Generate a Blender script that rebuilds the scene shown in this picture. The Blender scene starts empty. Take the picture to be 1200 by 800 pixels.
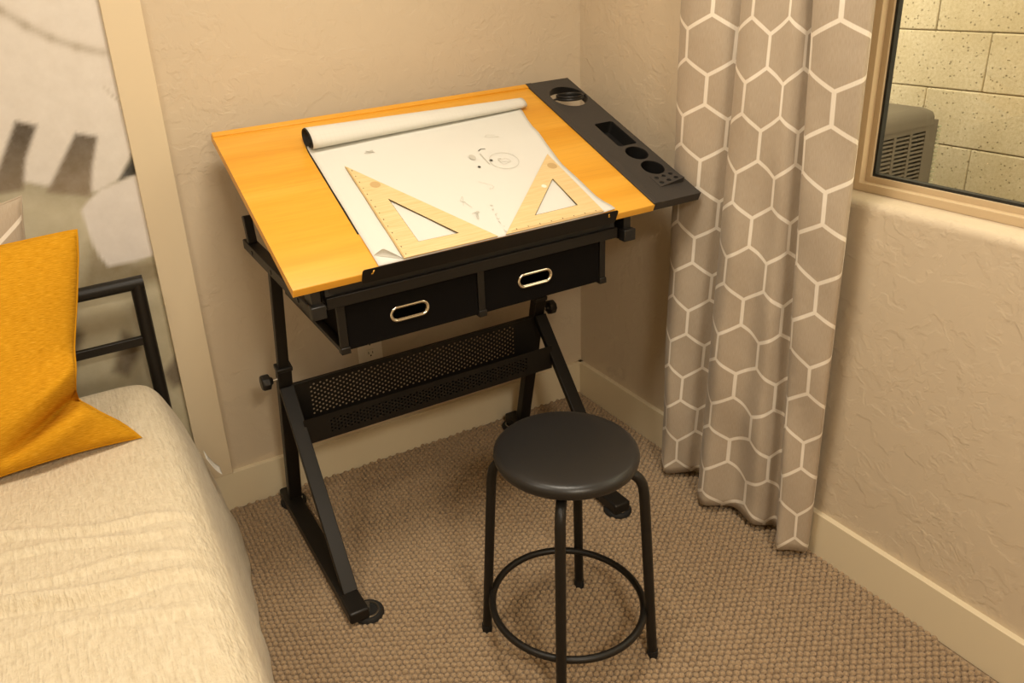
import bpy, bmesh, math, random
import numpy as np
from mathutils import Vector, Matrix, noise
from mathutils.geometry import tessellate_polygon

random.seed(7)
scene = bpy.context.scene
col = scene.collection
PI = math.pi

# ------------------------------------------------------------------ camera
CAM = (-1.6279, -2.2370, 1.5571)
cam_r = Vector((0.89399018, -0.44200849, -0.073553))
cam_u = Vector((0.23111785, 0.31422593, 0.92078586))
cam_f = Vector((0.38388291, 0.84017293, -0.38307095))
cd = bpy.data.cameras.new('camera')
cam = bpy.data.objects.new('camera', cd)
col.objects.link(cam)
rot = Matrix((cam_r, cam_u, -cam_f)).transposed()
cam.matrix_world = Matrix.Translation(CAM) @ rot.to_4x4()
cd.sensor_fit = 'HORIZONTAL'
cd.sensor_width = 36.0
cd.lens = 36.0 * 952.92 / 1200.0
cd.shift_x = (600 - 502.14) / 1200.0
cd.shift_y = -(400 - 348.11) / 1200.0
cd.clip_start = 0.02
scene.camera = cam

# ------------------------------------------------------------------ world, exposure
w = bpy.data.worlds.new('overcast_sky')
scene.world = w
w.use_nodes = True
bg = w.node_tree.nodes['Background']
bg.inputs['Color'].default_value = (1.0, 0.86, 0.62, 1)
bg.inputs['Strength'].default_value = 2.4
vs = scene.view_settings
vs.view_transform = 'Standard'
vs.look = 'None'
vs.gamma = 1.0
vs.exposure = 0.5
vs.use_curve_mapping = False

# unseen ceiling lamps, the last two added as fill: position, watts (built as fixtures further down)
LAMPS = [((-.95, -1.15, 2.53), 12.5), ((-2.35, -1.35, 2.53), 4.5), ((-1.40, -3.20, 2.53), 25.0)]
LAMP_COLOR = (1.0, 0.905, 0.75)

# ------------------------------------------------------------------ mesh helpers
class MB:
    def __init__(s):
        s.v = []; s.f = []; s.uv = None
    def add(s, vs, fs):
        o = len(s.v)
        s.v += [tuple(p) for p in vs]
        s.f += [tuple(i + o for i in f) for f in fs]
        return s
    def box(s, x0, x1, y0, y1, z0, z1):
        return s.add([(x0, y0, z0), (x1, y0, z0), (x1, y1, z0), (x0, y1, z0), (x0, y0, z1), (x1, y0, z1), (x1, y1, z1), (x0, y1, z1)],
                     [(0, 3, 2, 1), (4, 5, 6, 7), (0, 1, 5, 4), (1, 2, 6, 5), (2, 3, 7, 6), (3, 0, 4, 7)])
    def bar(s, p0, p1, wx, wd, ref=(1, 0, 0)):
        """rectangular bar from p0 to p1, wx wide along ref, wd across"""
        p0 = Vector(p0); p1 = Vector(p1); d = (p1 - p0).normalized()
        a = Vector(ref); a = (a - d * a.dot(d)).normalized(); b = d.cross(a)
        a *= wx / 2; b *= wd / 2
        vs = [p + i * a + j * b for p in (p0, p1) for i, j in ((-1, -1), (1, -1), (1, 1), (-1, 1))]
        return s.add(vs, [(0, 3, 2, 1), (4, 5, 6, 7), (0, 1, 5, 4), (1, 2, 6, 5), (2, 3, 7, 6), (3, 0, 4, 7)])
    def tube(s, path, r, seg=12, closed=False, caps=True):
        P = [Vector(p) for p in path]; n = len(P)
        R = r if isinstance(r, (list, tuple)) else [r] * n
        rings = []; prev = None
        for i in range(n):
            if closed: t = P[(i + 1) % n] - P[i - 1]
            else: t = P[min(i + 1, n - 1)] - P[max(i - 1, 0)]
            t.normalize()
            if prev is None:
                a = Vector((0, 0, 1)) if abs(t.z) < .9 else Vector((1, 0, 0))
            else: a = prev
            a = (a - t * a.dot(t)).normalized(); prev = a; b = t.cross(a)
            rings.append([P[i] + R[i] * (math.cos(2 * PI * k / seg) * a + math.sin(2 * PI * k / seg) * b) for k in range(seg)])
        vs = [p for rg in rings for p in rg]; fs = []
        m = n if closed else n - 1
        for i in range(m):
            for k in range(seg):
                k2 = (k + 1) % seg; j = (i + 1) % n
                fs.append((i * seg + k, i * seg + k2, j * seg + k2, j * seg + k))
        if caps and not closed:
            fs.append(tuple(range(seg))[::-1]); fs.append(tuple((n - 1) * seg + k for k in range(seg)))
        return s.add(vs, fs)
    def lathe(s, prof, c, seg=32, axis='z'):
        """prof list of (r, h); r==0 ends are closed"""
        vs = []; fs = []; idx = []
        for r, h in prof:
            if r < 1e-7: idx.append([len(vs)]); vs.append((0, 0, h))
            else:
                idx.append(list(range(len(vs), len(vs) + seg)))
                vs += [(r * math.cos(2 * PI * k / seg), r * math.sin(2 * PI * k / seg), h) for k in range(seg)]
        for a, b in zip(idx[:-1], idx[1:]):
            for k in range(seg):
                k2 = (k + 1) % seg
                if len(a) == 1 and len(b) == 1: continue
                if len(a) == 1: fs.append((a[0], b[k], b[k2]))
                elif len(b) == 1: fs.append((a[k], a[k2], b[0]))
                else: fs.append((a[k], a[k2], b[k2], b[k]))
        if axis == 'x': vs = [(h, x, y) for x, y, h in vs]
        elif axis == 'y': vs = [(y, h, x) for x, y, h in vs]
        return s.add([(x + c[0], y + c[1], z + c[2]) for x, y, z in vs], fs)
    def plate(s, outer, holes, z0, z1, fn=None):
        """extruded 2D polygon with holes; fn maps (a,b,h) to a point"""
        fn = fn or (lambda a, b, h: (a, b, h))
        loops = [list(outer)] + [list(h) for h in holes]
        tris = tessellate_polygon([[Vector((p[0], p[1], 0)) for p in l] for l in loops])
        flat = [p for l in loops for p in l]; n = len(flat)
        vs = [fn(p[0], p[1], z0) for p in flat] + [fn(p[0], p[1], z1) for p in flat]
        fs = [tuple(t) for t in tris] + [tuple(i + n for i in t)[::-1] for t in tris]
        o = 0
        for l in loops:
            m = len(l)
            for i in range(m):
                j = (i + 1) % m
                fs.append((o + i, o + j, n + o + j, n + o + i))
            o += m
        return s.add(vs, fs)
    def grid(s, nu, nv, fn, uv=None):
        vs = [fn(i / (nu - 1), j / (nv - 1)) for j in range(nv) for i in range(nu)]
        fs = [(j * nu + i, j * nu + i + 1, (j + 1) * nu + i + 1, (j + 1) * nu + i) for j in range(nv - 1) for i in range(nu - 1)]
        return s.add(vs, fs)
    def build(s, name, mat, parent=None, smooth=40, bevel=0, bseg=2, loc=None, rotx=None, merge=False, normals=True):
        """one mesh object; vertices are world coordinates unless loc/rotx give a local frame"""
        me = bpy.data.meshes.new(name)
        bm = bmesh.new()
        pw = WM.get(parent.name, Matrix.Identity(4)) if parent is not None else Matrix.Identity(4)
        if loc is None:      # vertices are world coordinates
            wmx = Matrix.Translation(pw.translation); inv = wmx.inverted()
            pts = [inv @ Vector(p) for p in s.v]
        else:                # vertices are given in the frame (loc, rotx)
            wmx = Matrix.Translation(loc) @ Matrix.Rotation(rotx or 0, 4, 'X'); pts = [Vector(p) for p in s.v]
        bv = [bm.verts.new(p) for p in pts]
        for f in s.f:
            try: bm.faces.new([bv[i] for i in f])
            except ValueError: pass
        if merge: bmesh.ops.remove_doubles(bm, verts=bm.verts, dist=1e-5)
        if normals: bmesh.ops.recalc_face_normals(bm, faces=bm.faces)
        bm.to_mesh(me); bm.free()
        if smooth:
            me.shade_smooth()
            if smooth < 180: me.set_sharp_from_angle(angle=math.radians(smooth))
        me.materials.append(mat)
        o = bpy.data.objects.new(name, me)
        col.objects.link(o)
        WM[o.name] = wmx
        if parent is not None: o.parent = parent
        o.matrix_local = pw.inverted() @ wmx
        if bevel:
            b = o.modifiers.new('bevel', 'BEVEL'); b.width = bevel; b.segments = bseg
            b.limit_method = 'ANGLE'; b.angle_limit = math.radians(35); b.harden_normals = False
        return o

WM = {}
def tag(o, label=None, cat=None, group=None, kind=None):
    if label: o['label'] = label
    if cat: o['category'] = cat
    if group: o['group'] = group
    if kind: o['kind'] = kind
    return o
def thing(name, label, cat, loc, group=None, kind=None):
    o = bpy.data.objects.new(name, None)
    col.objects.link(o)
    o.empty_display_size = .1
    o.location = loc
    WM[o.name] = Matrix.Translation(loc)
    return tag(o, label, cat, group, kind)
def circle(cx, cy, r, n=24, ry=None):
    ry = ry or r
    return [(cx + r * math.cos(2 * PI * k / n), cy + ry * math.sin(2 * PI * k / n)) for k in range(n)]
def rrect(x0, x1, y0, y1, r, n=5):
    out = []
    for cx, cy, a in ((x1 - r, y1 - r, 0), (x0 + r, y1 - r, 90), (x0 + r, y0 + r, 180), (x1 - r, y0 + r, 270)):
        for k in range(n + 1):
            t = math.radians(a + 90 * k / n); out.append((cx + r * math.cos(t), cy + r * math.sin(t)))
    return out
def catmull(pts, n):
    P = [Vector(p) for p in pts]; out = []
    m = len(P) - 1
    for k in range(n):
        t = k / (n - 1) * m; i = min(int(t), m - 1); f = t - i
        p0, p1, p2, p3 = P[max(i - 1, 0)], P[i], P[i + 1], P[min(i + 2, m)]
        out.append(.5 * ((2 * p1) + (p2 - p0) * f + (2 * p0 - 5 * p1 + 4 * p2 - p3) * f * f + (3 * p1 - p0 - 3 * p2 + p3) * f ** 3))
    return out
def lerp(a, b, t): return a + (b - a) * t
def interp(x, xs, ys): return float(np.interp(x, xs, ys))

# ------------------------------------------------------------------ materials
class NT:
    def __init__(s, name, rough=.5, color=(.8, .8, .8), metal=0, spec=.5):
        s.m = bpy.data.materials.new(name); s.m.use_nodes = True
        s.t = s.m.node_tree; s.n = s.t.nodes
        s.b = s.n['Principled BSDF']; s.out = s.n['Material Output']
        s.b.inputs['Base Color'].default_value = (*color, 1)
        s.b.inputs['Roughness'].default_value = rough
        s.b.inputs['Metallic'].default_value = metal
        s.b.inputs['Specular IOR Level'].default_value = spec
    def node(s, typ, **kw):
        n = s.n.new(typ)
        for k, v in kw.items():
            if k in n.inputs: n.inputs[k].default_value = v
            else: setattr(n, k, v)
        return n
    def link(s, a, b): s.t.links.new(a, b)
    def coords(s, kind='Object', scale=(1, 1, 1), rot=(0, 0, 0)):
        tc = s.n.new('ShaderNodeTexCoord'); mp = s.n.new('ShaderNodeMapping')
        mp.inputs['Scale'].default_value = scale; mp.inputs['Rotation'].default_value = rot
        s.link(tc.outputs[kind], mp.inputs['Vector'])
        return mp.outputs['Vector']
    def noise(s, vec, scale, detail=4, rough=.5, dist=0):
        n = s.node('ShaderNodeTexNoise', Scale=scale, Detail=detail, Roughness=rough, Distortion=dist)
        s.link(vec, n.inputs['Vector']); return n.outputs['Fac']
    def voronoi(s, vec, scale, feature='F1', out='Distance', rnd=1):
        n = s.node('ShaderNodeTexVoronoi', feature=feature); n.inputs['Scale'].default_value = scale
        n.inputs['Randomness'].default_value = rnd
        s.link(vec, n.inputs['Vector']); return n.outputs[out]
    def ramp(s, fac, stops, interp='LINEAR'):
        n = s.n.new('ShaderNodeValToRGB'); s.link(fac, n.inputs['Fac']); e = n.color_ramp.elements
        n.color_ramp.interpolation = interp
        while len(e) < len(stops): e.new(.5)
        for el, (p, c) in zip(e, stops):
            el.position = p; el.color = (*c, 1) if len(c) == 3 else c
        return n.outputs['Color']
    def math(s, op, a, b=None, c=None):
        n = s.node('ShaderNodeMath', operation=op)
        for i, x in enumerate((a, b, c)):
            if x is None: continue
            if isinstance(x, (int, float)): n.inputs[i].default_value = x
            else: s.link(x, n.inputs[i])
        return n.outputs[0]
    def mix(s, fac, a, b, typ='MIX'):
        n = s.node('ShaderNodeMix', data_type='RGBA', blend_type=typ)
        if isinstance(fac, (int, float)): n.inputs[0].default_value = fac
        else: s.link(fac, n.inputs[0])
        for sock, x in ((n.inputs[6], a), (n.inputs[7], b)):
            if isinstance(x, tuple): sock.default_value = (*x, 1)
            else: s.link(x, sock)
        return n.outputs[2]
    def color(s, c): s.link(c, s.b.inputs['Base Color'])
    def bump(s, h, strength=.5, dist=.002, prev=None):
        n = s.node('ShaderNodeBump', Strength=strength, Distance=dist)
        s.link(h, n.inputs['Height'])
        if prev: s.link(prev, n.inputs['Normal'])
        s.link(n.outputs['Normal'], s.b.inputs['Normal'])
        return n.outputs['Normal']

def m_wall(name='troweled_tan_paint', c=(.61, .505, .365)):
    t = NT(name, .62, c, spec=.35)
    v = t.coords('Object')
    wn = t.node('ShaderNodeTexNoise', Scale=9, Detail=3); t.link(v, wn.inputs['Vector'])
    vm = t.node('ShaderNodeVectorMath', operation='MULTIPLY_ADD'); t.link(wn.outputs['Color'], vm.inputs[0])
    vm.inputs[1].default_value = (.09, .09, .09); t.link(v, vm.inputs[2])
    n1 = t.noise(vm.outputs[0], 13, 4, .5)
    r1 = t.ramp(n1, [(.44, (0, 0, 0)), (.50, (.9, .9, .9)), (.60, (.75, .75, .75)), (.66, (1, 1, 1))])
    n2 = t.noise(vm.outputs[0], 31, 3, .55)
    r2 = t.ramp(n2, [(.50, (0, 0, 0)), (.58, (1, 1, 1))])
    msk = t.ramp(t.noise(v, 3.5, 2), [(.38, (0, 0, 0)), (.6, (1, 1, 1))])
    h = t.math('ADD', t.math('MULTIPLY', r1, .6), t.math('MULTIPLY', r2, t.math('MULTIPLY', msk, .5)))
    nb = t.bump(h, .36, .0035)
    t.bump(t.noise(v, 160, 2), .1, .001, nb)
    return t.m
def m_plain(name, c, rough=.5, metal=0, spec=.5, grain=0, gs=300):
    t = NT(name, rough, c, metal, spec)
    if grain:
        v = t.coords('Object'); n = t.noise(v, gs, 3)
        t.bump(n, grain, .001)
        t.link(t.ramp(n, [(.3, (rough * .85,) * 3), (.7, (min(1, rough * 1.15),) * 3)]), t.b.inputs['Roughness'])
    return t.m
def m_carpet():
    t = NT('tan_loop_carpet', .95, (.42, .32, .22), spec=.1)
    v = t.coords('Object')
    big = t.noise(v, 2.2, 3)
    fine = t.noise(v, 260, 3, .7)
    c = t.mix(t.ramp(fine, [(.3, (0, 0, 0)), (.75, (1, 1, 1))]), (.26, .175, .100), (.53, .385, .240))
    c = t.mix(t.ramp(big, [(.3, (0, 0, 0)), (.7, (1, 1, 1))]), c, t.mix(.25, c, (.38, .27, .16)))
    t.color(c)
    t.bump(fine, .7, .003)
    t.b.inputs['Sheen Weight'].default_value = .25
    return t.m
def m_wood():
    t = NT('honey_maple_board', .36, (.8, .45, .1), spec=.4)
    v = t.coords('Object', scale=(.55, 9, 1))
    band = t.noise(v, 1.25, 3, .55, .4)
    c = t.ramp(band, [(.28, (.70, .295, .016)), (.45, (.76, .35, .025)), (.55, (.80, .39, .036)), (.72, (.84, .445, .058))])
    v2 = t.coords('Object', scale=(3, 75, 3))
    g = t.noise(v2, 2.2, 5, .6, .6)
    c = t.mix(t.ramp(g, [(.42, (0, 0, 0)), (.72, (.45, .45, .45))]), c, (.60, .26, .02))
    vb = t.coords('Object', scale=(0, 1, 0))
    vw = t.node('ShaderNodeTexVoronoi', feature='F1'); vw.voronoi_dimensions = '1D'
    sx = t.n.new('ShaderNodeSeparateXYZ'); t.link(vb, sx.inputs[0])
    t.link(t.math('MULTIPLY', sx.outputs['Y'], 11.5), vw.inputs['W']); vw.inputs['Scale'].default_value = 1
    sc = t.n.new('ShaderNodeSeparateColor'); t.link(vw.outputs['Color'], sc.inputs[0])
    c = t.mix(t.math('MULTIPLY', sc.outputs[0], .42), c, (.86, .47, .07))
    t.color(c)
    t.bump(g, .06, .0008)
    t.b.inputs['Coat Weight'].default_value = .15
    t.b.inputs['Coat Roughness'].default_value = .25
    return t.m
def m_ply():
    t = NT('pale_birch_plywood', .55, (.78, .62, .38), spec=.3)
    v = t.coords('Object', scale=(4, 60, 4))
    g = t.noise(v, 3, 4, .6, .5)
    t.color(t.ramp(g, [(.3, (.70, .50, .235)), (.7, (.80, .61, .33))]))
    return t.m
def hexcolor(t, uv, width, half, ca, cb):
    """hexagon line print: uv vector in metres"""
    sc = t.node('ShaderNodeVectorMath', operation='SCALE'); t.link(uv, sc.inputs[0]); sc.inputs['Scale'].default_value = 1 / width
    def cell(off):
        a = t.node('ShaderNodeVectorMath', operation='ADD'); t.link(sc.outputs[0], a.inputs[0]); a.inputs[1].default_value = (off[0] + 50, off[1] + 86.6025, 0)
        m = t.node('ShaderNodeVectorMath', operation='MODULO'); t.link(a.outputs[0], m.inputs[0]); m.inputs[1].default_value = (1, 1.7320508, 1)
        s = t.node('ShaderNodeVectorMath', operation='SUBTRACT'); t.link(m.outputs[0], s.inputs[0]); s.inputs[1].default_value = (.5, .8660254, 0)
        b = t.node('ShaderNodeVectorMath', operation='ABSOLUTE'); t.link(s.outputs[0], b.inputs[0])
        x = t.n.new('ShaderNodeSeparateXYZ'); t.link(b.outputs[0], x.inputs[0])
        d1 = t.math('ADD', t.math('MULTIPLY', x.outputs['X'], .5), t.math('MULTIPLY', x.outputs['Y'], .8660254))
        return t.math('MAXIMUM', d1, x.outputs['X'])
    d = t.math('MINIMUM', cell((0, 0)), cell((.5, .8660254)))
    line = t.ramp(d, [(.5 - half - .006, (0, 0, 0)), (.5 - half + .004, (1, 1, 1))])
    return t.mix(line, ca, cb)
def m_curtain(name='taupe_hexagon_print_cotton', width=.1256):
    t = NT(name, .85, (.5, .4, .3), spec=.15)
    tc = t.n.new('ShaderNodeTexCoord')
    uv = tc.outputs['UV']
    c = hexcolor(t, uv, width, .036, (.45, .365, .268), (.86, .78, .66))
    sc = t.node('ShaderNodeVectorMath', operation='MULTIPLY'); t.link(uv, sc.inputs[0]); sc.inputs[1].default_value = (900, 60, 1)
    wv = t.noise(sc.outputs[0], 1, 2)
    c = t.mix(.10, c, t.ramp(wv, [(.3, (.25, .2, .15)), (.7, (.8, .75, .7))]))
    t.color(c)
    sc2 = t.node('ShaderNodeVectorMath', operation='MULTIPLY'); t.link(uv, sc2.inputs[0]); sc2.inputs[1].default_value = (9, 6, 1)
    nb = t.bump(t.noise(sc2.outputs[0], 1, 3), .35, .02)
    t.bump(wv, .1, .0005, nb)
    t.b.inputs['Sheen Weight'].default_value = .1
    return t.m
def m_bedspread():
    t = NT('cream_crinkle_cotton', .9, (.74, .67, .54), spec=.15)
    v = t.coords('Object', scale=(1, .16, .35))
    n = t.noise(v, 150, 2, .5, .3)
    v2 = t.coords('Object')
    n2 = t.noise(v2, 120, 3, .55)
    cr = t.math('ADD', t.math('MULTIPLY', n, .7), t.math('MULTIPLY', n2, .45))
    t.color(t.ramp(cr, [(.35, (.60, .505, .35)), (.7, (.72, .63, .465))]))
    t.bump(cr, .8, .008)
    t.b.inputs['Sheen Weight'].default_value = .15
    return t.m
def m_mustard():
    t = NT('mustard_woven_cloth', .88, (.6, .3, .02), spec=.12)
    tc = t.n.new('ShaderNodeTexCoord'); sc = t.node('ShaderNodeVectorMath', operation='MULTIPLY')
    t.link(tc.outputs['UV'], sc.inputs[0]); sc.inputs[1].default_value = (50, 800, 1)
    n = t.noise(sc.outputs[0], 1, 2, .6, .15)
    t.color(t.ramp(n, [(.25, (.43, .185, .004)), (.5, (.60, .285, .010)), (.72, (.72, .385, .03)), (.9, (.85, .56, .12))]))
    t.bump(n, .5, .0015)
    return t.m
def m_block():
    t = NT('tan_concrete_block', .95, (.6, .52, .36), spec=.1)
    v = t.coords('Object')
    oi = t.n.new('ShaderNodeObjectInfo')
    ad = t.node('ShaderNodeVectorMath', operation='ADD'); t.link(v, ad.inputs[0]); t.link(oi.outputs['Location'], ad.inputs[1])
    p = ad.outputs[0]
    big = t.noise(p, 4, 3); fine = t.noise(p, 90, 4, .7)
    c = t.mix(t.ramp(big, [(.35, (0, 0, 0)), (.7, (1, 1, 1))]), (.60, .51, .35), (.70, .62, .47))
    c = t.mix(t.ramp(fine, [(.3, (.55, .55, .55)), (.6, (0, 0, 0))]), c, (.45, .36, .22))
    pit = t.ramp(t.math('ADD', t.voronoi(p, 58), t.math('MULTIPLY', t.noise(p, 25, 2), .45)), [(.33, (1, 1, 1)), (.42, (0, 0, 0))])
    c = t.mix(t.math('MULTIPLY', pit, .5), c, (.16, .12, .06))
    t.color(c)
    nb = t.bump(fine, .5, .004)
    inv = t.math('SUBTRACT', 1, pit)
    t.bump(inv, .8, .004, nb)
    return t.m
def m_glass():
    t = NT('window_glass', .02)
    t.n.remove(t.b)
    tr = t.node('ShaderNodeBsdfTransparent'); tr.inputs[0].default_value = (.93, .95, .93, 1)
    gl = t.node('ShaderNodeBsdfGlossy'); gl.inputs['Roughness'].default_value = .02
    fr = t.node('ShaderNodeFresnel'); fr.inputs['IOR'].default_value = 1.45
    mx = t.node('ShaderNodeMixShader')
    ge = t.node('ShaderNodeNewGeometry')
    fac = t.math('MULTIPLY', fr.outputs[0], t.math('SUBTRACT', 1, ge.outputs['Backfacing']))
    t.link(fac, mx.inputs[0]); t.link(tr.outputs[0], mx.inputs[1]); t.link(gl.outputs[0], mx.inputs[2])
    t.link(mx.outputs[0], t.out.inputs[0])
    return t.m
def m_seat():
    t = NT('black_vinyl', .36, (.016, .0145, .0135), spec=.5)
    v = t.coords('Object')
    t.bump(t.voronoi(v, 420, 'F1'), .12, .0006)
    return t.m
def m_fabric_black():
    t = NT('black_drawer_fabric', .9, (.005, .004, .0035), spec=.1)
    v = t.coords('Object')
    t.bump(t.noise(v, 700, 2), .4, .0008)
    return t.m
def m_paper(grid=False):
    t = NT('grid_backed_paper' if grid else 'white_drawing_paper', .8, (.71, .70, .645), spec=.2)
    v = t.coords('Object')
    if grid:
        br = t.node('ShaderNodeTexBrick'); br.offset = 0; br.inputs['Scale'].default_value = 1
        br.inputs['Brick Width'].default_value = .0127; br.inputs['Row Height'].default_value = .0127
        br.inputs['Mortar Size'].default_value = .00045; br.inputs['Mortar Smooth'].default_value = .3
        br.inputs['Color1'].default_value = br.inputs['Color2'].default_value = (.70, .685, .62, 1)
        br.inputs['Mortar'].default_value = (.67, .65, .58, 1)
        tc = t.n.new('ShaderNodeTexCoord'); t.link(tc.outputs['UV'], br.inputs['Vector'])
        t.color(br.outputs['Color'])
    t.bump(t.noise(v, 14, 3), .15, .004)
    return t.m
def m_mural():
    t = NT('printed_gear_mural', .7, spec=.25)
    a = t.node('ShaderNodeVertexColor', layer_name='print')
    v = t.coords('Object')
    n = t.noise(v, 22, 4, .6)
    c = t.mix(.10, a.outputs['Color'], t.ramp(n, [(.3, (.30, .26, .2)), (.7, (.9, .88, .85))]))
    t.color(c)
    return t.m

MAT = dict(
    wall=m_wall(), ceil=m_plain('white_ceiling_paint', (.72, .68, .60), .8),
    base=m_plain('cream_semigloss_paint', (.76, .655, .46), .38, spec=.4),
    trim=m_plain('cream_trim_paint', (.72, .60, .415), .45, spec=.35),
    carpet=m_carpet(), wood=m_wood(), ply=m_ply(),
    metal=m_plain('black_powder_coated_steel', (.011, .009, .007), .42, .0, .35, .08, 500),
    plastic=m_plain('charcoal_plastic', (.043, .038, .034), .5, 0, .45, .06, 700),
    black=m_plain('black_plastic', (.012, .011, .010), .4, 0, .5),
    rubber=m_plain('black_rubber', (.015, .014, .013), .7, 0, .3),
    fabric=m_fabric_black(), chrome=m_plain('chrome', (.86, .80, .66), .16, 1.0),
    steel=m_plain('zinc_steel', (.62, .58, .5), .3, 1.0),
    seat=m_seat(), paper=m_paper(), gridpaper=m_paper(True),
    pencil=m_plain('pencil_graphite', (.55, .53, .46), .8), ink=m_plain('black_ink', (.05, .05, .04), .7),
    mark=m_plain('dark_scale_ink', (.09, .055, .02), .7), stamp=m_plain('tan_stamp_ink', (.56, .38, .17), .7),
    sticker=m_plain('white_sticker', (.85, .80, .70), .5),
    curtain=m_curtain(), cushioncloth=m_curtain('taupe_hexagon_print_cushion', .15), bed=m_bedspread(), mustard=m_mustard(),
    almond=m_plain('almond_vinyl', (.58, .44, .27), .4, spec=.4), gasket=m_plain('black_gasket', (.012, .012, .010), .6),
    glass=m_glass(), block=m_block(), mortar=m_plain('dark_mortar', (.22, .17, .09), .95, grain=.5, gs=120),
    ac=m_plain('grey_painted_steel', (.13, .11, .085), .5), acdark=m_plain('dark_coil', (.03, .027, .022), .7),
    acgap=m_plain('bright_wall_in_gap', (.55, .55, .42), .4, .5),
    outlet=m_plain('ivory_plastic', (.86, .79, .65), .35), mural=m_mural(),
    gravel=m_plain('gravel_soil', (.30, .25, .18), .95, grain=.8, gs=60),
    tagwhite=m_plain('white_satin_tag', (.85, .82, .76), .5),
)

# ------------------------------------------------------------------ the room
RX, RY, RZ = -3.5, -3.7, 2.6
def struct(name, mb, mat, label, cat, **kw):
    return tag(mb.build(name, MAT[mat], None, **kw), label, cat, kind='structure')
struct('floor', MB().box(RX, 0, RY, 0, -.12, -.003), 'carpet', 'tan carpeted floor of the bedroom', 'floor')
struct('ceiling', MB().box(RX - .15, .16, RY - .15, .15, RZ, RZ + .1), 'ceil', 'white painted ceiling above the room', 'ceiling')
struct('wall_back', MB().box(RX, .16, 0, .15, -.12, RZ), 'wall', 'tan troweled wall behind the drafting table', 'wall')
struct('wall_left', MB().box(RX - .15, RX, RY - .15, .15, -.12, RZ), 'wall', 'tan wall on the far side of the bed', 'wall')
struct('wall_front', MB().box(RX, .16, RY - .15, RY, -.12, RZ), 'wall', 'tan wall behind the viewer', 'wall')
WY0, WY1, WZ0, WZ1 = -.975, -2.25, .98, 2.12      # window opening
wm = MB()
arc = [(.02 - .02 * math.cos(a), .96 + .02 * math.sin(a)) for a in np.linspace(0, PI / 2, 7)]
prof = [(0, -.12)] + arc + [(.16, .98), (.16, -.12)]
wm.add([(x, WY0, z) for x, z in prof] + [(x, WY1, z) for x, z in prof],
       [tuple(range(len(prof))), tuple(range(len(prof), 2 * len(prof)))[::-1]] +
       [(i, (i + 1) % len(prof), len(prof) + (i + 1) % len(prof), len(prof) + i) for i in range(len(prof))])
wm.box(0, .16, WY0, 0, -.12, RZ).box(0, .16, RY, WY1, -.12, RZ).box(0, .16, WY1, WY0, WZ1, RZ)
struct('wall_right', wm, 'wall', 'tan troweled wall with the window and curtain', 'wall')

def baseboard(name, horizontal, label):
    h, t = .131, .016
    p = [(0, 0), (t, 0), (t, h - .0012), (t - .0012, h), (0, h)]
    mb = MB(); n = len(p)
    if horizontal: a = [(0, -d, z) for d, z in p] + [(RX, -d, z) for d, z in p]
    else: a = [(-d, 0, z) for d, z in p] + [(-d, RY, z) for d, z in p]
    mb.add(a, [tuple(range(n)), tuple(range(n, 2 * n))[::-1]] + [(i, (i + 1) % n, n + (i + 1) % n, n + i) for i in range(n)])
    return struct(name, mb, 'base', label, 'baseboard', smooth=20)
baseboard('baseboard_back', True, 'cream baseboard along the wall behind the drafting table')
baseboard('baseboard_right', False, 'cream baseboard along the wall under the window')
struct('trim_1', MB().box(-1.421, -1.3265, -.018, 0, .132, 2.22), 'trim', 'flat cream upright trim board between mural and wall', 'trim', bevel=.0015)
struct('trim_2', MB().box(-2.90, -1.421, -.018, 0, 2.125, 2.22), 'trim', 'flat cream trim board across the top of the mural', 'trim', bevel=.0015)
struct('trim_3', MB().box(-2.995, -2.90, -.018, 0, .132, 2.22), 'trim', 'flat cream upright trim board at the far edge of the mural', 'trim', bevel=.0015)

# window: frame, sash, gasket, pane
FY0, FY1, FZ0, FZ1 = -.975, -2.25, .98, 2.12
wi = thing('window_1', 'almond framed window looking onto a block wall', 'window', (.1, -1.6, .98), kind='structure')
def ring_frame(x0, x1, y0, y1, z0, z1, wd):
    return MB().plate([(y0, z0), (y1, z0), (y1, z1), (y0, z1)], [[(y0 - wd, z0 + wd), (y1 + wd, z0 + wd), (y1 + wd, z1 - wd), (y0 - wd, z1 - wd)]], x0, x1, lambda a, b, h: (h, a, b))
ring_frame(.072, .114, FY0, FY1, FZ0, FZ1, .0195).build('window_frame', MAT['almond'], wi, bevel=.0015)
ring_frame(.092, .110, FY0 - .018, FY1 + .018, FZ0 + .018, FZ1 - .018, .0145).build('sash', MAT['almond'], wi, bevel=.001)
ring_frame(.098, .1125, FY0 - .0315, FY1 + .0315, FZ0 + .0315, FZ1 - .0315, .007).build('gasket', MAT['gasket'], wi)
MB().box(.104, .108, FY1 + .033, FY0 - .033, FZ0 + .033, FZ1 - .033).build('pane', MAT['glass'], wi, smooth=0)

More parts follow.
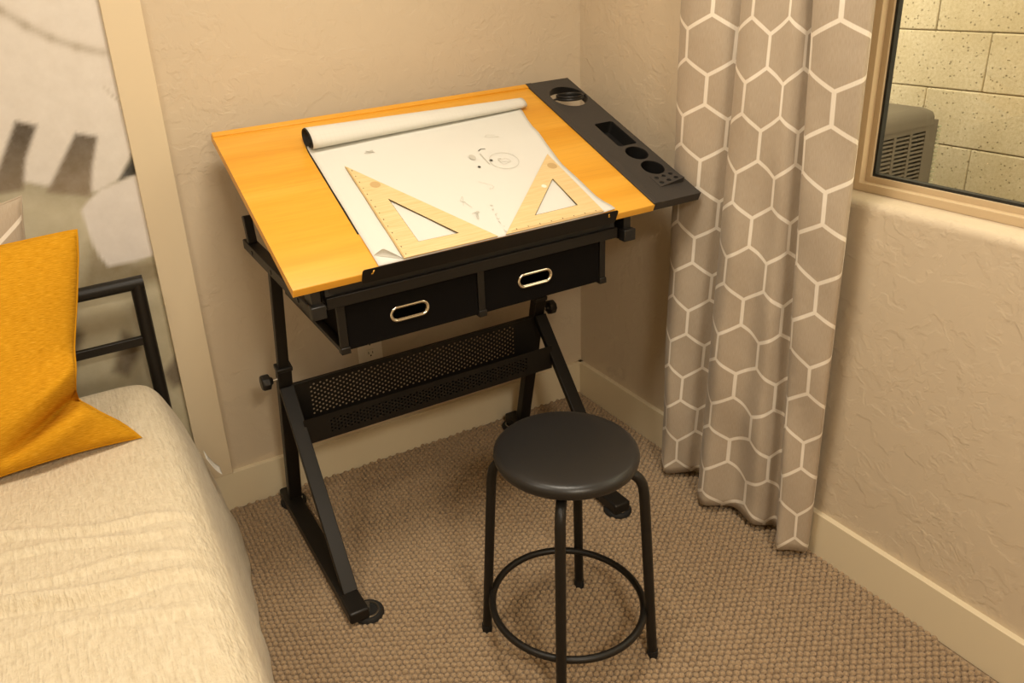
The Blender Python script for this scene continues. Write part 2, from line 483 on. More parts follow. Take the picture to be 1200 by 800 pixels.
# ceiling lamps, the bed and rear ones added to fill the light
for i, (p, watts) in enumerate(LAMPS):
    t = thing('ceiling_and_fill_light', ['round drum ceiling lamp above the stool', 'added drum fill lamp on the ceiling above the bed', 'added drum fill lamp on the ceiling behind the viewer'][i], 'lamp', (p[0], p[1], RZ), 'drum ceiling lamps')
    MB().lathe([(0, RZ), (.29, RZ), (.29, RZ - .02), (.275, RZ - .025), (0, RZ - .025)], (p[0], p[1], 0)).build('lamp_base', MAT['steel'], t)
    em = NT('lamp_diffuser_%d' % i, .5, (.9, .86, .78)); em.b.inputs['Emission Color'].default_value = (*LAMP_COLOR, 1); em.b.inputs['Emission Strength'].default_value = 6
    MB().lathe([(0, RZ - .046)] + [(.27 * math.sin(a), RZ - .026 - .02 * math.cos(a)) for a in np.linspace(.1, PI / 2, 8)], (p[0], p[1], 0)).build('diffuser', em.m, t)
    ld = bpy.data.lights.new('lamp_glow', 'AREA'); ld.shape = 'DISK'; ld.size = .50; ld.energy = watts; ld.color = LAMP_COLOR
    lo = bpy.data.objects.new('lamp_glow', ld); col.objects.link(lo); lo.parent = t; lo.location = (0, 0, p[2] - RZ)

# ------------------------------------------------------------------ outdoors
struct('ground', MB().box(.16, 4, -4, 3, -.25, -.15), 'gravel', 'gravel strip outside the window', 'ground')
bw = thing('wall_outside', 'tan concrete block garden wall outside the window', 'wall', (1.4, -.5, -.15), kind='structure')
MB().box(1.408, 1.6, -2.9, 1.6, -.15, 2.6).build('mortar', MAT['mortar'], bw, smooth=0)
proto = None
k = 0
for c in range(-5, 7):
    z0 = .976 + c * .2032
    off = -.454 if c % 2 == 0 else -.2508
    for j in range(-5, 5):
        y0 = off + j * .4064
        nm = 'block'
        if proto is None:
            o = MB().box(-.09, .09, -.2020, .2020, -.0998, .0998).build(nm, MAT['block'], bw, bevel=.0045, bseg=2, loc=(0, 0, 0))
            proto = o
        else:
            o = proto.copy(); col.objects.link(o); o.parent = bw
        o.location = Vector((1.49 + random.uniform(-.0025, .0025), y0 + .2032, z0 + .1016)) - bw.location

# air conditioner
AX0, AX1, AY0, AY1, AZ0, AZ1 = .46, 1.10, -.509, .13, -.1, .945
ac = thing('air_conditioner', 'grey outdoor air conditioning unit by the block wall', 'air conditioner', (.78, -.19, -.15))
MB().box(AX0 - .04, AX1 + .04, AY0 - .04, AY1 + .04, -.15, -.1).build('pad', MAT['mortar'], ac)
MB().plate(rrect(AX0 + .02, AX1 - .02, AY0 + .02, AY1 - .02, .05), [], AZ0, AZ1 - .03).build('coil', MAT['acdark'], ac)
lid = MB()
lp = []
for inset, z in ((.0, AZ1 - .022), (0, AZ1), (.006, AZ1 + .014), (.022, AZ1 + .024), (.05, AZ1 + .028)):
    lp.append([(x, y, z) for x, y in rrect(AX0 - .006 + inset, AX1 + .006 - inset, AY0 - .006 + inset, AY1 + .006 - inset, .06 - inset * .5)])
n = len(lp[0])
lid.add([p for l in lp for p in l], [(a * n + i, a * n + (i + 1) % n, (a + 1) * n + (i + 1) % n, (a + 1) * n + i) for a in range(4) for i in range(n)] + [tuple(range(n))[::-1]])
o = len(lid.v); hole = circle(.72, -.19, .25, n)
lid.add([p for p in lp[-1]] + [(x, y, AZ1 + .028) for x, y in hole] + [(x, y, AZ1 - .02) for x, y in hole],
        [(n + i, n + (i + 1) % n, 2 * n + (i + 1) % n, 2 * n + i) for i in range(n)])
tr = tessellate_polygon([[Vector(p) for p in lp[-1]], [Vector((x, y, 0)) for x, y in hole]])
lid.f += [tuple(o + i for i in f) for f in tr]
lid.build('top_cover', MAT['ac'], ac)
for rr in (.06, .12, .18, .24):
    MB().tube([(x, y, AZ1 + .02) for x, y in circle(.72, -.19, rr, 32)], .004, 6, True).build('fan_guard_ring', MAT['acdark'], ac)
fr = MB()
fr.box(AX0, AX0 + .03, AY0, AY0 + .012, AZ0 + .06, AZ1 - .042).box(AX1 - .062, AX1 - .004, AY0, AY0 + .03, AZ0 + .06, AZ1 - .042)
fr.box(AX0, AX1 - .004, AY0, AY0 + .03, AZ1 - .042, AZ1 - .012).box(AX0, AX1 - .004, AY0, AY0 + .03, AZ0, AZ0 + .06)
CW, CP = .066, .0785
xs = []
x = AX1 - .062
while x - CW > AX0 + .03:
    xs.append(x); fr.box(x - CP, x - CW, AY0, AY0 + .012, AZ0 + .06, AZ1 - .042); x -= CP
fr.build('grille_frame', MAT['ac'], ac)
slat = None
for ci, x in enumerate(xs[:5]):
    z = AZ1 - .052
    while z > .45:
        if slat is None:
            slat = o = MB().add([(-CW / 2 - .002, .001, .0030), (CW / 2 + .002, .001, .0030), (CW / 2 + .002, -.001, -.0030), (-CW / 2 - .002, -.001, -.0030),
                                 (-CW / 2 - .002, .003, .0030), (CW / 2 + .002, .003, .0030), (CW / 2 + .002, .001, -.0034), (-CW / 2 - .002, .001, -.0034)],
                                [(0, 1, 2, 3), (4, 7, 6, 5), (0, 4, 5, 1), (3, 2, 6, 7), (0, 3, 7, 4), (1, 5, 6, 2)]).build('slat', MAT['ac'], ac, smooth=0, loc=(0, 0, 0))
        else:
            o = slat.copy(); col.objects.link(o); o.parent = ac
        o.location = Vector((x - CW / 2, AY0 + .001, z)) - ac.location
        z -= .0142
cg = MB(); z = AZ1 - .04  # bright boxes standing in for corner slots that show the block wall
while z > .45:
    cg.box(AX1 - .004, AX1 + .011, AY0 - .004, AY0 + .008, z, z + .007); z -= .0142
tag(cg.build('corner_gap_bits', MAT['acgap'], ac), kind='stuff')

# ------------------------------------------------------------------ carpet pile
def carpet_pile():
    p = .0154; seg = 8
    ringsd = [(1.02, -.0035), (1.0, .0010), (.80, .0055), (.40, .0080)]
    base = []
    for s, h in ringsd:
        base += [(s * math.cos(2 * PI * k / seg), s * math.sin(2 * PI * k / seg), h) for k in range(seg)]
    base.append((0, 0, .0088)); base = np.array(base)
    faces = []
    for a in range(3):
        for k in range(seg): faces.append((a * seg + k, a * seg + (k + 1) % seg, (a + 1) * seg + (k + 1) % seg, (a + 1) * seg + k))
    tris = [(3 * seg + k, 3 * seg + (k + 1) % seg, 4 * seg) for k in range(seg)]
    rng = np.random.default_rng(3)
    C = []
    th = math.radians(-27); e1 = np.array((math.cos(th), math.sin(th))); e2 = np.array((-e1[1], e1[0]))
    rp = .0149                      # row pitch
    for i in range(-130, 131):
        for j in range(-130, 131):
            q = np.array((-.8, -.86)) + e1 * (j + (.5 if i % 2 else 0)) * p + e2 * i * rp
            if -1.62 < q[0] < -.017 and -1.72 < q[1] < -.017: C.append(q)
    C = np.array(C); n = len(C)
    C += rng.normal(0, .0008, C.shape)
    ang = rng.normal(math.radians(-27), .18, n); sx = p * .540 * rng.uniform(.9, 1.1, n); sy = p * .455 * rng.uniform(.9, 1.08, n)
    hz = rng.uniform(.75, 1.15, n)
    X = base[None, :, 0] * sx[:, None]; Y = base[None, :, 1] * sy[:, None]; Z = base[None, :, 2] * hz[:, None]
    ca, sa = np.cos(ang)[:, None], np.sin(ang)[:, None]
    V = np.stack([C[:, :1] + ca * X - sa * Y, C[:, 1:] + sa * X + ca * Y, Z], -1).reshape(-1, 3)
    nb = len(base)
    q = (np.arange(n)[:, None, None] * nb + np.array(faces)[None]).reshape(-1, 4)
    t = (np.arange(n)[:, None, None] * nb + np.array(tris)[None]).reshape(-1, 3)
    me = bpy.data.meshes.new('carpet_pile')
    me.vertices.add(len(V)); me.vertices.foreach_set('co', V.ravel())
    loops = np.concatenate([q.ravel(), t.ravel()])
    me.loops.add(len(loops)); me.loops.foreach_set('vertex_index', loops)
    st = np.concatenate([np.arange(len(q)) * 4, len(q) * 4 + np.arange(len(t)) * 3])
    me.polygons.add(len(st)); me.polygons.foreach_set('loop_start', st)
    me.update(calc_edges=True); me.shade_smooth()
    me.materials.append(MAT['carpet'])
    o = bpy.data.objects.new('carpet_pile', me); col.objects.link(o)
    tag(o, 'tan looped carpet pile covering the floor under table and stool', 'carpet', kind='stuff')
carpet_pile()

# ------------------------------------------------------------------ mural
def mural():
    x0, x1, z0, z1 = -2.90, -1.421, .132, 2.125
    gear = (.74, .69, .63); gear2 = (.76, .71, .66); back = (.52, .46, .30); dark = (.075, .055, .035)
    step = .0075
    nx = int((x1 - x0) / step) + 1; nz = int((z1 - z0) / step) + 1
    X, Z = np.meshgrid(np.linspace(x0, x1, nx), np.linspace(z0, z1, nz))
    def sd(poly):
        P = np.array(poly); d = np.full(X.shape, 1e9); inside = np.zeros(X.shape, bool)
        for a, b in zip(P, np.roll(P, -1, 0)):
            ex, ez = b - a; wx, wz = X - a[0], Z - a[1]
            t = np.clip((wx * ex + wz * ez) / (ex * ex + ez * ez), 0, 1)
            d = np.minimum(d, np.hypot(wx - ex * t, wz - ez * t))
            c = ((a[1] <= Z) & (b[1] > Z)) | ((b[1] <= Z) & (a[1] > Z))
            with np.errstate(divide='ignore', invalid='ignore'):
                xi = a[0] + (Z - a[1]) / (b[1] - a[1]) * ex
            inside ^= c & (X < xi)
        return np.where(inside, -d, d)
    def cover(img, s, color, soft=.006, amount=1):
        m = np.clip(.5 - s / (2 * soft), 0, 1)[..., None] * amount
        return img * (1 - m) + np.array(color) * m
    img = np.ones(X.shape + (3,)) * np.array(back)
    t = np.clip((Z - .3) / .9, 0, 1)[..., None]
    img = img * (1 - .25 * t) + np.array((.66, .62, .50)) * .25 * t
    # big gear body with its toothed lower rim
    rim = [(-2.9, 1.16), (-2.62, 1.11), (-2.3, 1.16), (-2.0, 1.17), (-1.76, 1.13), (-1.688, 1.122), (-1.63, 1.099), (-1.541, 1.069), (-1.52, 1.066), (-1.463, 1.087), (-1.41, 1.16), (-1.40, 2.2), (-2.95, 2.2)]
    img = cover(img, sd(rim) - .012, dark, .05, .55)
    img = cover(img, sd(rim), gear)
    for dx, dz in ((0, 0), (-.262, .05), (-.53, .03), (-.80, .0), (-1.06, -.03)):
        for g in ([(-1.64, 1.085), (-1.542, 1.219), (-1.493, 1.203), (-1.521, 1.131), (-1.541, 1.055)], [(-1.77, 1.10), (-1.668, 1.268), (-1.624, 1.251), (-1.667, 1.177), (-1.692, 1.10)]):
            s = sd([(a + dx, b + dz) for a, b in g])
            k = np.clip((Z - dz - 1.08) / .15, 0, 1)[..., None]
            m = np.clip(.5 - s / .012, 0, 1)[..., None]
            img = img * (1 - m) + (np.array(dark) * k + np.array((.25, .19, .12)) * (1 - k)) * m
    img = cover(img, sd([(-1.404, 1.175), (-1.425, 1.135), (-1.468, 1.083), (-1.423, 1.09), (-1.404, 1.09)]), (.02, .018, .012))
    # fine scratches of the big gear
    for pl, wd in (([(-1.66, 1.54), (-1.639, 1.52), (-1.593, 1.482), (-1.545, 1.448), (-1.492, 1.422), (-1.433, 1.402)], .010), ([(-1.45, 1.318), (-1.416, 1.272)], .003)):
        for a, b in zip(pl[:-1], pl[1:]):
            a = np.array(a); b = np.array(b); e = b - a
            tt = np.clip(((X - a[0]) * e[0] + (Z - a[1]) * e[1]) / (e @ e), 0, 1)
            d = np.hypot(X - a[0] - e[0] * tt, Z - a[1] - e[1] * tt)
            m = (np.exp(-(d / wd) ** 2) * .55)[..., None]
            img = img * (1 - m) + np.array((.36, .30, .22)) * m
    # second gear tooth and the dark print around it
    img = cover(img, sd([(-1.63, .80), (-1.57, .93), (-1.54, .89), (-1.46, .86), (-1.40, .86), (-1.40, .775), (-1.44, .79), (-1.49, .785)]), (.22, .17, .085), .02, .85)
    img = cover(img, sd([(-1.572, 1.024), (-1.55, 1.045), (-1.514, 1.068), (-1.425, 1.091), (-1.40, 1.092), (-1.40, .873), (-1.43, .866), (-1.466, .862), (-1.539, .861), (-1.555, .895), (-1.565, .935)]), gear2, .004)
    for g in ([(-1.592, .56), (-1.543, .673), (-1.503, .633), (-1.512, .59), (-1.556, .535)], [(-1.466, .513), (-1.415, .562), (-1.41, .469), (-1.444, .462)], [(-1.74, .62), (-1.68, .74), (-1.64, .69), (-1.70, .56)]):
        img = cover(img, sd(g), (.17, .13, .075), .012)
    mb = MB()
    me = bpy.data.meshes.new('mural')
    V = np.stack([X, np.full(X.shape, -.003), Z], -1).reshape(-1, 3)
    idx = np.arange(nx * nz).reshape(nz, nx)
    q = np.stack([idx[:-1, :-1], idx[:-1, 1:], idx[1:, 1:], idx[1:, :-1]], -1).reshape(-1, 4)
    me.from_pydata(V.tolist(), [], q.tolist())
    ca = me.color_attributes.new('print', 'FLOAT_COLOR', 'POINT')
    ca.data.foreach_set('color', np.concatenate([img.reshape(-1, 3), np.ones((nx * nz, 1))], 1).astype(np.float32).ravel())
    me.materials.append(MAT['mural'])
    o = bpy.data.objects.new('mural', me); col.objects.link(o)
    so = o.modifiers.new('thickness', 'SOLIDIFY'); so.thickness = .002; so.offset = -1
    tag(o, 'large wall print of pale gear wheels behind the bed', 'mural')
mural()

# ------------------------------------------------------------------ electrical outlet
ot = thing('wall_outlet', 'ivory power outlet on the wall under the drawers', 'outlet', (-.829, 0, .36))
MB().plate(rrect(-.870, -.788, .358, .478, .006), [], 0, .006, lambda a, b, h: (a, -h, b)).build('cover_plate', MAT['outlet'], ot, bevel=.0015)
for zc in (.399, .438):
    so = MB().plate(rrect(-.846, -.812, zc - .0145, zc + .0145, .010), [], .006, .008, lambda a, b, h: (a, -h, b)).build('socket', MAT['outlet'], ot)
    MB().box(-.8375, -.8355, -.0086, -.007, zc - .001, zc + .008).box(-.8235, -.8215, -.0086, -.007, zc - .001, zc + .007).lathe([(0, -.0086), (.0026, -.0086), (.0026, -.007)], (-.8295, 0, zc - .007), 10, 'y').build('contact_slot', MAT['gasket'], so)

# ------------------------------------------------------------------ drafting table
DT = thing('drafting_table', 'black steel drafting table with tilted honey wood top and two drawers', 'table', (-.75, -.36, 0))
XL, XR = -1.170, -.333        # side frames
TILT = math.radians(22.2089)
TB = (-1.2239, -.0758, 1.1796)
ny, nz_ = -math.sin(TILT), math.cos(TILT)
def T(u, v, h=0):
    return (TB[0] + u, TB[1] - v * math.cos(TILT) + h * ny, TB[2] - v * math.sin(TILT) + h * nz_)
def tbuild(mb, name, mat, parent, **kw):        # mesh given in (u, -v, h) of the tilted top
    return mb.build(name, mat, parent, loc=TB, rotx=TILT, **kw)
POST = lambda z: -.105 - .238 * z
for side, x, bx in (('l', XL, -1.178), ('r', XR, -.347)):
    ix = 1 if side == 'l' else -1
    MB().bar((x, POST(.05), .05), (x, POST(.55), .55), .040, .030).build('lower_post', MAT['metal'], DT, bevel=.003)
    MB().bar((x, POST(.52), .52), (x, POST(.853), .853), .030, .022).build('upper_post', MAT['metal'], DT, bevel=.002)
    MB().bar((x, POST(.543), .543), (x, POST(.556), .556), .045, .035).build('post_collar', MAT['black'], DT, bevel=.002)
    fb = MB().plate(rrect(bx - .025, bx + .025, -.678, -.055, .010, 4), [], .018, .046).build('foot_bar', MAT['metal'], DT, bevel=.003)
    MB().bar((x, -.238, .487), (x - .002 * ix, -.600, .045), .040, .018).build('brace', MAT['metal'], DT, bevel=.002)
    MB().box(bx - .027, bx + .027, -.682, -.60, .016, .050).build('end_cap', MAT['metal'], DT, bevel=.006, bseg=3)
    for yy, xx in ((-.652, bx + (.032 if side == 'l' else .004)), (-.088, bx + .008 * ix)):
        lv = MB().lathe([(0, .001), (.036, .001), (.041, .006), (.041, .012), (.036, .018), (.026, .0185), (.024, .015), (0, .015)], (xx, yy, 0), 32).build('leveling_foot', MAT['rubber'], DT)
        MB().lathe([(.0245, .0152), (.0255, .0195), (.029, .0195), (.030, .0175)], (xx, yy, 0), 32).build('washer', MAT['steel'], lv)
        MB().lathe([(0, .04), (.006, .04), (.006, .015)], (xx, yy, 0), 12).build('screw', MAT['steel'], lv)
    # height knob on the outer side
    kz = .514 if side == 'l' else .498; ky = POST(kz)
    kn = MB().lathe([(0, -.032 * ix * -1)] if False else [(.0, .066), (.019, .066), (.0235, .061), (.0235, .043), (.013, .038), (.009, .032), (0, .032)], (0, 0, 0), 8, 'x')
    kn.v = [(x + (-p[0] if side == 'l' else p[0]), p[1] + ky, p[2] + kz) for p in kn.v]
    kn.build('height_knob', MAT['black'], DT, smooth=30, bevel=.002)
    MB().tube([(x - ix * .018, ky, kz), (x - ix * .036, ky, kz)], .0045, 10).build('knob_screw', MAT['steel'], DT)
    # arm that carries the top
    ax0, ax1 = (x - .017, x + .015) if side == 'l' else (x - .012, x + .021)
    ar = MB().box(ax0, ax1, -.654, -.066, .853, .880).build('arm', MAT['metal'], DT, bevel=.002)
    for yb in (-.16, -.34, -.56):
        xo = ax0 - .0008 if side == 'l' else ax1 + .0008
        MB().lathe([(0, -.001), (.006, -.001), (.006, .001), (0, .001)], (xo, yb, .866), 12, 'x').build('arm_bolt', MAT['black'], ar)
    MB().box(ax0 - .001, ax1 + .001, -.664, -.640, .851, .882).build('arm_cap', MAT['black'], ar, bevel=.002)
    xm = (ax0 + ax1) / 2
    MB().box(xm - .011, xm + .011, -.652, -.600, .878, .932).build('hinge_bracket', MAT['black'], DT, bevel=.002)
    MB().bar((xm, -.112, .878), (xm, -.092, .952), .024, .022).build('rear_stub', MAT['black'], DT, bevel=.002)
    # struts and hinge that hold the top
    MB().bar((x + .034 * ix, -.30, .872), T(x + .034 * ix - TB[0], .20, -.016), .016, .012).build('tilt_strut', MAT['metal'], DT, bevel=.001)
    MB().bar((x + .034 * ix, -.625, .872), T(x + .034 * ix - TB[0], .585, -.016), .020, .030).build('hinge_plate', MAT['black'], DT, bevel=.002)
    tbuild(MB().box(x + .034 * ix - TB[0] - .012, x + .034 * ix - TB[0] + .012, -.63, -.05, -.034, -.0198), 'top_rail', MAT['metal'], DT, bevel=.001)

MB().box(-1.135, -.368, -.636, -.606, .884, .922).build('front_gap_filler', MAT['black'], DT, bevel=.001)  # black filler added to stop light showing through under the ledge

# perforated storage shelf
def perforated(x0, x1, z0, z1, hx0, hx1, hz0, hz1, y, cw=.0098, ch=.0142, r=.0032):
    mb = MB(); n = int(round((hx1 - hx0) / cw)); m = int(round((hz1 - hz0) / ch)); cw = (hx1 - hx0) / n; ch = (hz1 - hz0) / (m + .5)
    def cell(a0, a1, b0, b1, h=True):
        ca, cb = (a0 + a1) / 2, (b0 + b1) / 2
        if not h: mb.add([(a0, y, b0), (a1, y, b0), (a1, y, b1), (a0, y, b1)], [(0, 1, 2, 3)]); return
        o = [(a1, cb), (a1, b1), (ca, b1), (a0, b1), (a0, cb), (a0, b0), (ca, b0), (a1, b0)]
        i = [(ca + r * math.cos(k * PI / 4), cb + r * math.sin(k * PI / 4)) for k in range(8)]
        mb.add([(p, y, q) for p, q in o] + [(p, y, q) for p, q in i], [(k, (k + 1) % 8, 8 + (k + 1) % 8, 8 + k) for k in range(8)])
    for i in range(n):
        a0 = hx0 + i * cw; a1 = a0 + cw; s = (i % 2) * ch / 2
        if i % 2: cell(a0, a1, hz0, hz0 + s, False)
        for j in range(m): cell(a0, a1, hz0 + s + j * ch, hz0 + s + (j + 1) * ch)
        if not i % 2: cell(a0, a1, hz0 + m * ch, hz1, False)
    cell(x0, hx0, z0, z1, False); cell(hx1, x1, z0, z1, False); cell(hx0, hx1, z0, hz0, False); cell(hx0, hx1, hz1, z1, False)
    return mb
def solid(o, t):
    s = o.modifiers.new('thickness', 'SOLIDIFY'); s.thickness = t; s.offset = 0; return o
SX0, SX1 = XL + .012, XR - .012
solid(perforated(SX0, SX1, .318, .487, -1.105, -.425, .372, .478, -.232).build('shelf_back', MAT['metal'], DT, smooth=0), .0014)
solid(perforated(SX0, SX1, .345, .418, -1.085, -.435, .355, .404, -.322, ch=.0135).build('shelf_lip', MAT['metal'], DT, smooth=0), .0014)
MB().box(SX0, SX1, -.322, -.232, .340, .346).build('shelf_bottom', MAT['metal'], DT)
MB().box(SX0, SX1, -.238, -.226, .484, .490).build('shelf_rim', MAT['metal'], DT, bevel=.001)

# drawer unit
DX0, DXM0, DXM1, DX1, DY, DYB = -1.124, -.7655, -.7475, -.388, -.632, -.20
MB().box(-1.147, -.356, -.648, -.634, .862, .889).build('drawer_rail', MAT['metal'], DT, bevel=.0015)
MB().box(-1.147, -.356, -.21, -.19, .862, .889).build('rear_rail', MAT['metal'], DT, bevel=.0015)
for x0, x1 in ((DX0, DX0 + .019), (DXM0, DXM1), (DX1 - .017, DX1)):
    hg = MB().box(x0, x1, -.640, -.628, .745, .866).build('drawer_hanger', MAT['metal'], DT, bevel=.001)
    MB().box(x0 - .002, x1 + .002, -.644, -.624, .743, .759).build('runner_cap', MAT['metal'], hg, bevel=.0015)
    MB().box(x0, x1, -.63, DYB, .745, .757).build('drawer_runner', MAT['metal'], DT, bevel=.001)
    MB().box(x0, x1, DYB - .01, DYB, .745, .866).build('drawer_hanger', MAT['metal'], DT, bevel=.001)
for x0, x1, px in ((DX0 + .021, DXM0 - .002, -.9475), (DXM1 + .002, DX1 - .019, -.602)):
    pz = .806; hw, hh = .0445, .0135
    stad = rrect(px - hw, px + hw, pz - hh, pz + hh, hh - .0001, 8)
    d = MB().plate([(x0, .749), (x1, .749), (x1, .857), (x0, .857)], [stad], DY - .004, DY + .002, lambda a, b, h: (a, h, b)).build('drawer', MAT['fabric'], DT)
    MB().box(x0, x0 + .004, DY, DYB - .02, .749, .855).box(x1 - .004, x1, DY, DYB - .02, .749, .855).box(x0, x1, DYB - .024, DYB - .02, .749, .855).box(x0, x1, DY, DYB - .02, .747, .751).build('drawer_box', MAT['fabric'], d)
    path = [(a, DY - .0055, b) for a, b in rrect(px - hw - .003, px + hw + .003, pz - hh - .003, pz + hh + .003, hh + .0029, 10)]
    MB().tube(path, .0036, 10, True).build('handle_ring', MAT['chrome'], d)
    path = [(a, DY - .0045, b) for a, b in rrect(px - hw - .0005, px + hw + .0005, pz - hh - .0005, pz + hh + .0005, hh + .0003, 10)]
    MB().tube(path, .0022, 8, True).build('handle_liner', MAT['chrome'], d)

# wooden top and the paper ledge
WU, WV, TH = .967, .644, .020
top = MB()
e = .006
cs = [(0, -TH), (0, -.006), (-e * .35, -.0018), (-e * 1.2, 0), (-WV + .0022, 0), (-WV + .0007, -.0007), (-WV, -.0024), (-WV, -TH)]
m = len(cs)
top.add([(0, y, h) for y, h in cs] + [(WU, y, h) for y, h in cs], [tuple(range(m)), tuple(range(m, 2 * m))[::-1]] + [(i, (i + 1) % m, m + (i + 1) % m, m + i) for i in range(m)])
tp = tbuild(top, 'tabletop', MAT['wood'], DT, smooth=60)
tbuild(MB().box(.001, WU - .001, -.020, 0, -.0012, .0035), 'rear_edge_strip', MAT['wood'], tp, bevel=.0012)
lo_ = []
lu0, lu1 = .157, .846
outl = rrect(lu0, lu1, -.026, .012, .006)
def slot(u, s): return [(u, -.006), (u + s * .006, -.006), (u + s * .009, .007), (u + s * .004, .007), (u + s * .003, .000), (u, -.001)]
tbuild(MB().plate(outl, [slot(.178, 1), slot(.825, -1)], WV + .0006, WV + .0026, lambda a, b, h: (a, -h, b)), 'paper_ledge', MAT['metal'], DT, smooth=30)
# plastic side tray
TU0, TU1 = .9675, 1.119
tray = MB()
holes = [circle(1.056, -.102, .058, 40), rrect(1.037, 1.102, -.388, -.264, .008), circle(1.068, -.430, .0325, 28), circle(1.067, -.5035, .0325, 28)]
tray.plate([(TU0 - .004, -WV), (TU1, -WV), (TU1, 0), (TU0 - .004, 0)], holes, .0005, .0035)
tr_ = tbuild(tray, 'side_tray', MAT['plastic'], DT, smooth=30)
tbuild(MB().box(TU0, TU1, -WV, -WV + .004, -.020, .001).box(TU0, TU1, -.004, 0, -.020, .001).box(TU1 - .004, TU1, -WV, 0, -.020, .001).box(TU0, TU0 + .004, -WV, 0, -.020, .001), 'tray_skirt', MAT['plastic'], tr_, bevel=.001)
tbuild(MB().box(TU0 - .004, TU0 + .0165, -WV, 0, .003, .0052), 'tray_flange', MAT['plastic'], tr_, bevel=.001)
def cup(loop, depth, name):
    n = len(loop)
    return tbuild(MB().add([(a, b, .003) for a, b in loop] + [(a, b, -depth) for a, b in loop], [(i, (i + 1) % n, n + (i + 1) % n, n + i) for i in range(n)] + [tuple(range(n, 2 * n))]), name, MAT['black'], tr_, smooth=40)
hn = len(holes[0]); tbuild(MB().add([(a, b, .003) for a, b in holes[0]] + [(a, b, -.02) for a, b in holes[0]], [(i, (i + 1) % hn, hn + (i + 1) % hn, hn + i) for i in range(hn)]), 'hole_wall', MAT['black'], tr_)
cup(holes[1], .035, 'pocket'); cup(holes[2], .06, 'pen_cup'); cup(holes[3], .06, 'pen_cup')
# swivelling cup ring hangs level in the big hole
cx, cy, cz = T(1.058, .106, .004)
cr = MB().lathe([(.037, .006), (.040, .007), (.0415, .005), (.041, -.001), (.0425, -.003), (.042, -.006), (.038, -.008), (.0365, -.006), (.0365, .005), (.037, .006)], (cx, cy, cz), 40).build('cup_ring', MAT['black'], tr_)
MB().tube([(cx - .058, cy, cz - .002), (cx - .040, cy, cz - .002)], .003, 8).tube([(cx + .040, cy, cz - .002), (cx + .058, cy, cz - .002)], .003, 8).build('ring_pin', MAT['black'], tr_)
# little raised pencil rack with six holes
def wedge_h(a, b):
    s = (a - 1.028) / .075; q = (-b - .540) / .05
    return .0035 + .001 + s * (.006 + .009 * max(0, min(1, q)))
ph = [circle(1.041 + i * .0225, -.553 - j * .022, .0062, 12) for i in range(3) for j in range(2)]
oo = [(1.028, -.588), (1.103, -.588), (1.103, -.540), (1.028, -.540)]
rk = MB(); loops = [oo] + ph
tris = tessellate_polygon([[Vector((a, b, 0)) for a, b in l] for l in loops]); fl = [p for l in loops for p in l]
rk.add([(a, b, wedge_h(a, b)) for a, b in fl], [tuple(t) for t in tris])
rk.add([(a, b, wedge_h(a, b)) for a, b in oo] + [(a, b, .0034) for a, b in oo], [(i, (i + 1) % 4, 4 + (i + 1) % 4, 4 + i) for i in range(4)])
for l in ph:
    k = len(l); rk.add([(a, b, wedge_h(a, b)) for a, b in l] + [(a, b, .0036) for a, b in l], [(i, (i + 1) % k, k + (i + 1) % k, k + i) for i in range(k)])
rko = tbuild(rk, 'pencil_rack', MAT['plastic'], tr_, smooth=30)
ds = MB()
for l in ph: ds.add([(a, b, .0038) for a, b in l], [tuple(range(len(l)))])
tbuild(ds, 'pencil_hole', MAT['gasket'], rko, smooth=0)

# ------------------------------------------------------------------ paper on the table
PP = thing('drawing_paper', 'large white sheet of drawing paper, rolled up at its top edge', 'paper', T(.53, .35, .001))
def Rr(s): return lerp(.0385, .0200, s)
def vc(s): return lerp(.134, .1135, s)
SQ = .62     # the roll has sagged to an oval
NFL, NAR = 40, 44
ARC = math.radians(338)
def edge_u(v):
    return interp(v, [.06, .156, .632], [.222, .212, .201]), interp(v, [.07, .136, .19, .232, .32, .417, .5, .567, .605, .632], [.888, .871, .855, .846, .836, .831, .834, .836, .845, .846])
def paper_pt(s, t, inner=0, left=0, turns=1):
    """s across, t along: flat part then the roll"""
    R = Rr(s); c = vc(s); F = NFL / (NFL + NAR)
    if t <= F:
        v = lerp(.6335, c, t / F); h = .0022 - inner
        lift = max(0, 1 - abs(v - .27) / .14) * max(0, s - .82) * .07
        h += lift + .0012 * math.sin(v * 19 + s * 5) ** 2 * (1 if inner == 0 else 0)
        if s > .93 and v > .585: h += .006 * (s - .93) / .07 * (v - .585) / .048 * abs(math.sin(v * 190))
    else:
        a = (t - F) / (1 - F) * ARC * turns; r = (R - inner) * (1 - .04 * min(a / ARC, 1) - (.62 * (a - ARC) / (ARC * (turns - 1)) if a > ARC else 0) - (.10 * a / ARC if turns > 1 else 0))
        v = c - r * math.sin(a); h = .0022 + R * SQ - r * SQ * math.cos(a)
    ul, ur = edge_u(v if t <= F else c - (t - F) * .1)
    return (lerp(ul - left, ur, s), -v, h)
pm = MB().grid(50, NFL + 1, lambda s, t: paper_pt(s, t * NFL / (NFL + NAR)))
pobj = pm.build('sheet', MAT['paper'], PP, loc=TB, rotx=TILT, smooth=180, normals=False)
rm = MB().grid(50, NAR + 1, lambda s, t: paper_pt(s, NFL / (NFL + NAR) + t * NAR / (NFL + NAR)))
robj = rm.build('rolled_end', MAT['gridpaper'], PP, loc=TB, rotx=TILT, smooth=180, normals=False)
uvl = robj.data.uv_layers.new(name='UVMap')
for l in robj.data.loops:
    vi = l.vertex_index; uvl.data[l.index].uv = ((vi % 50) / 49 * .67, (vi // 50) / NAR * .16)
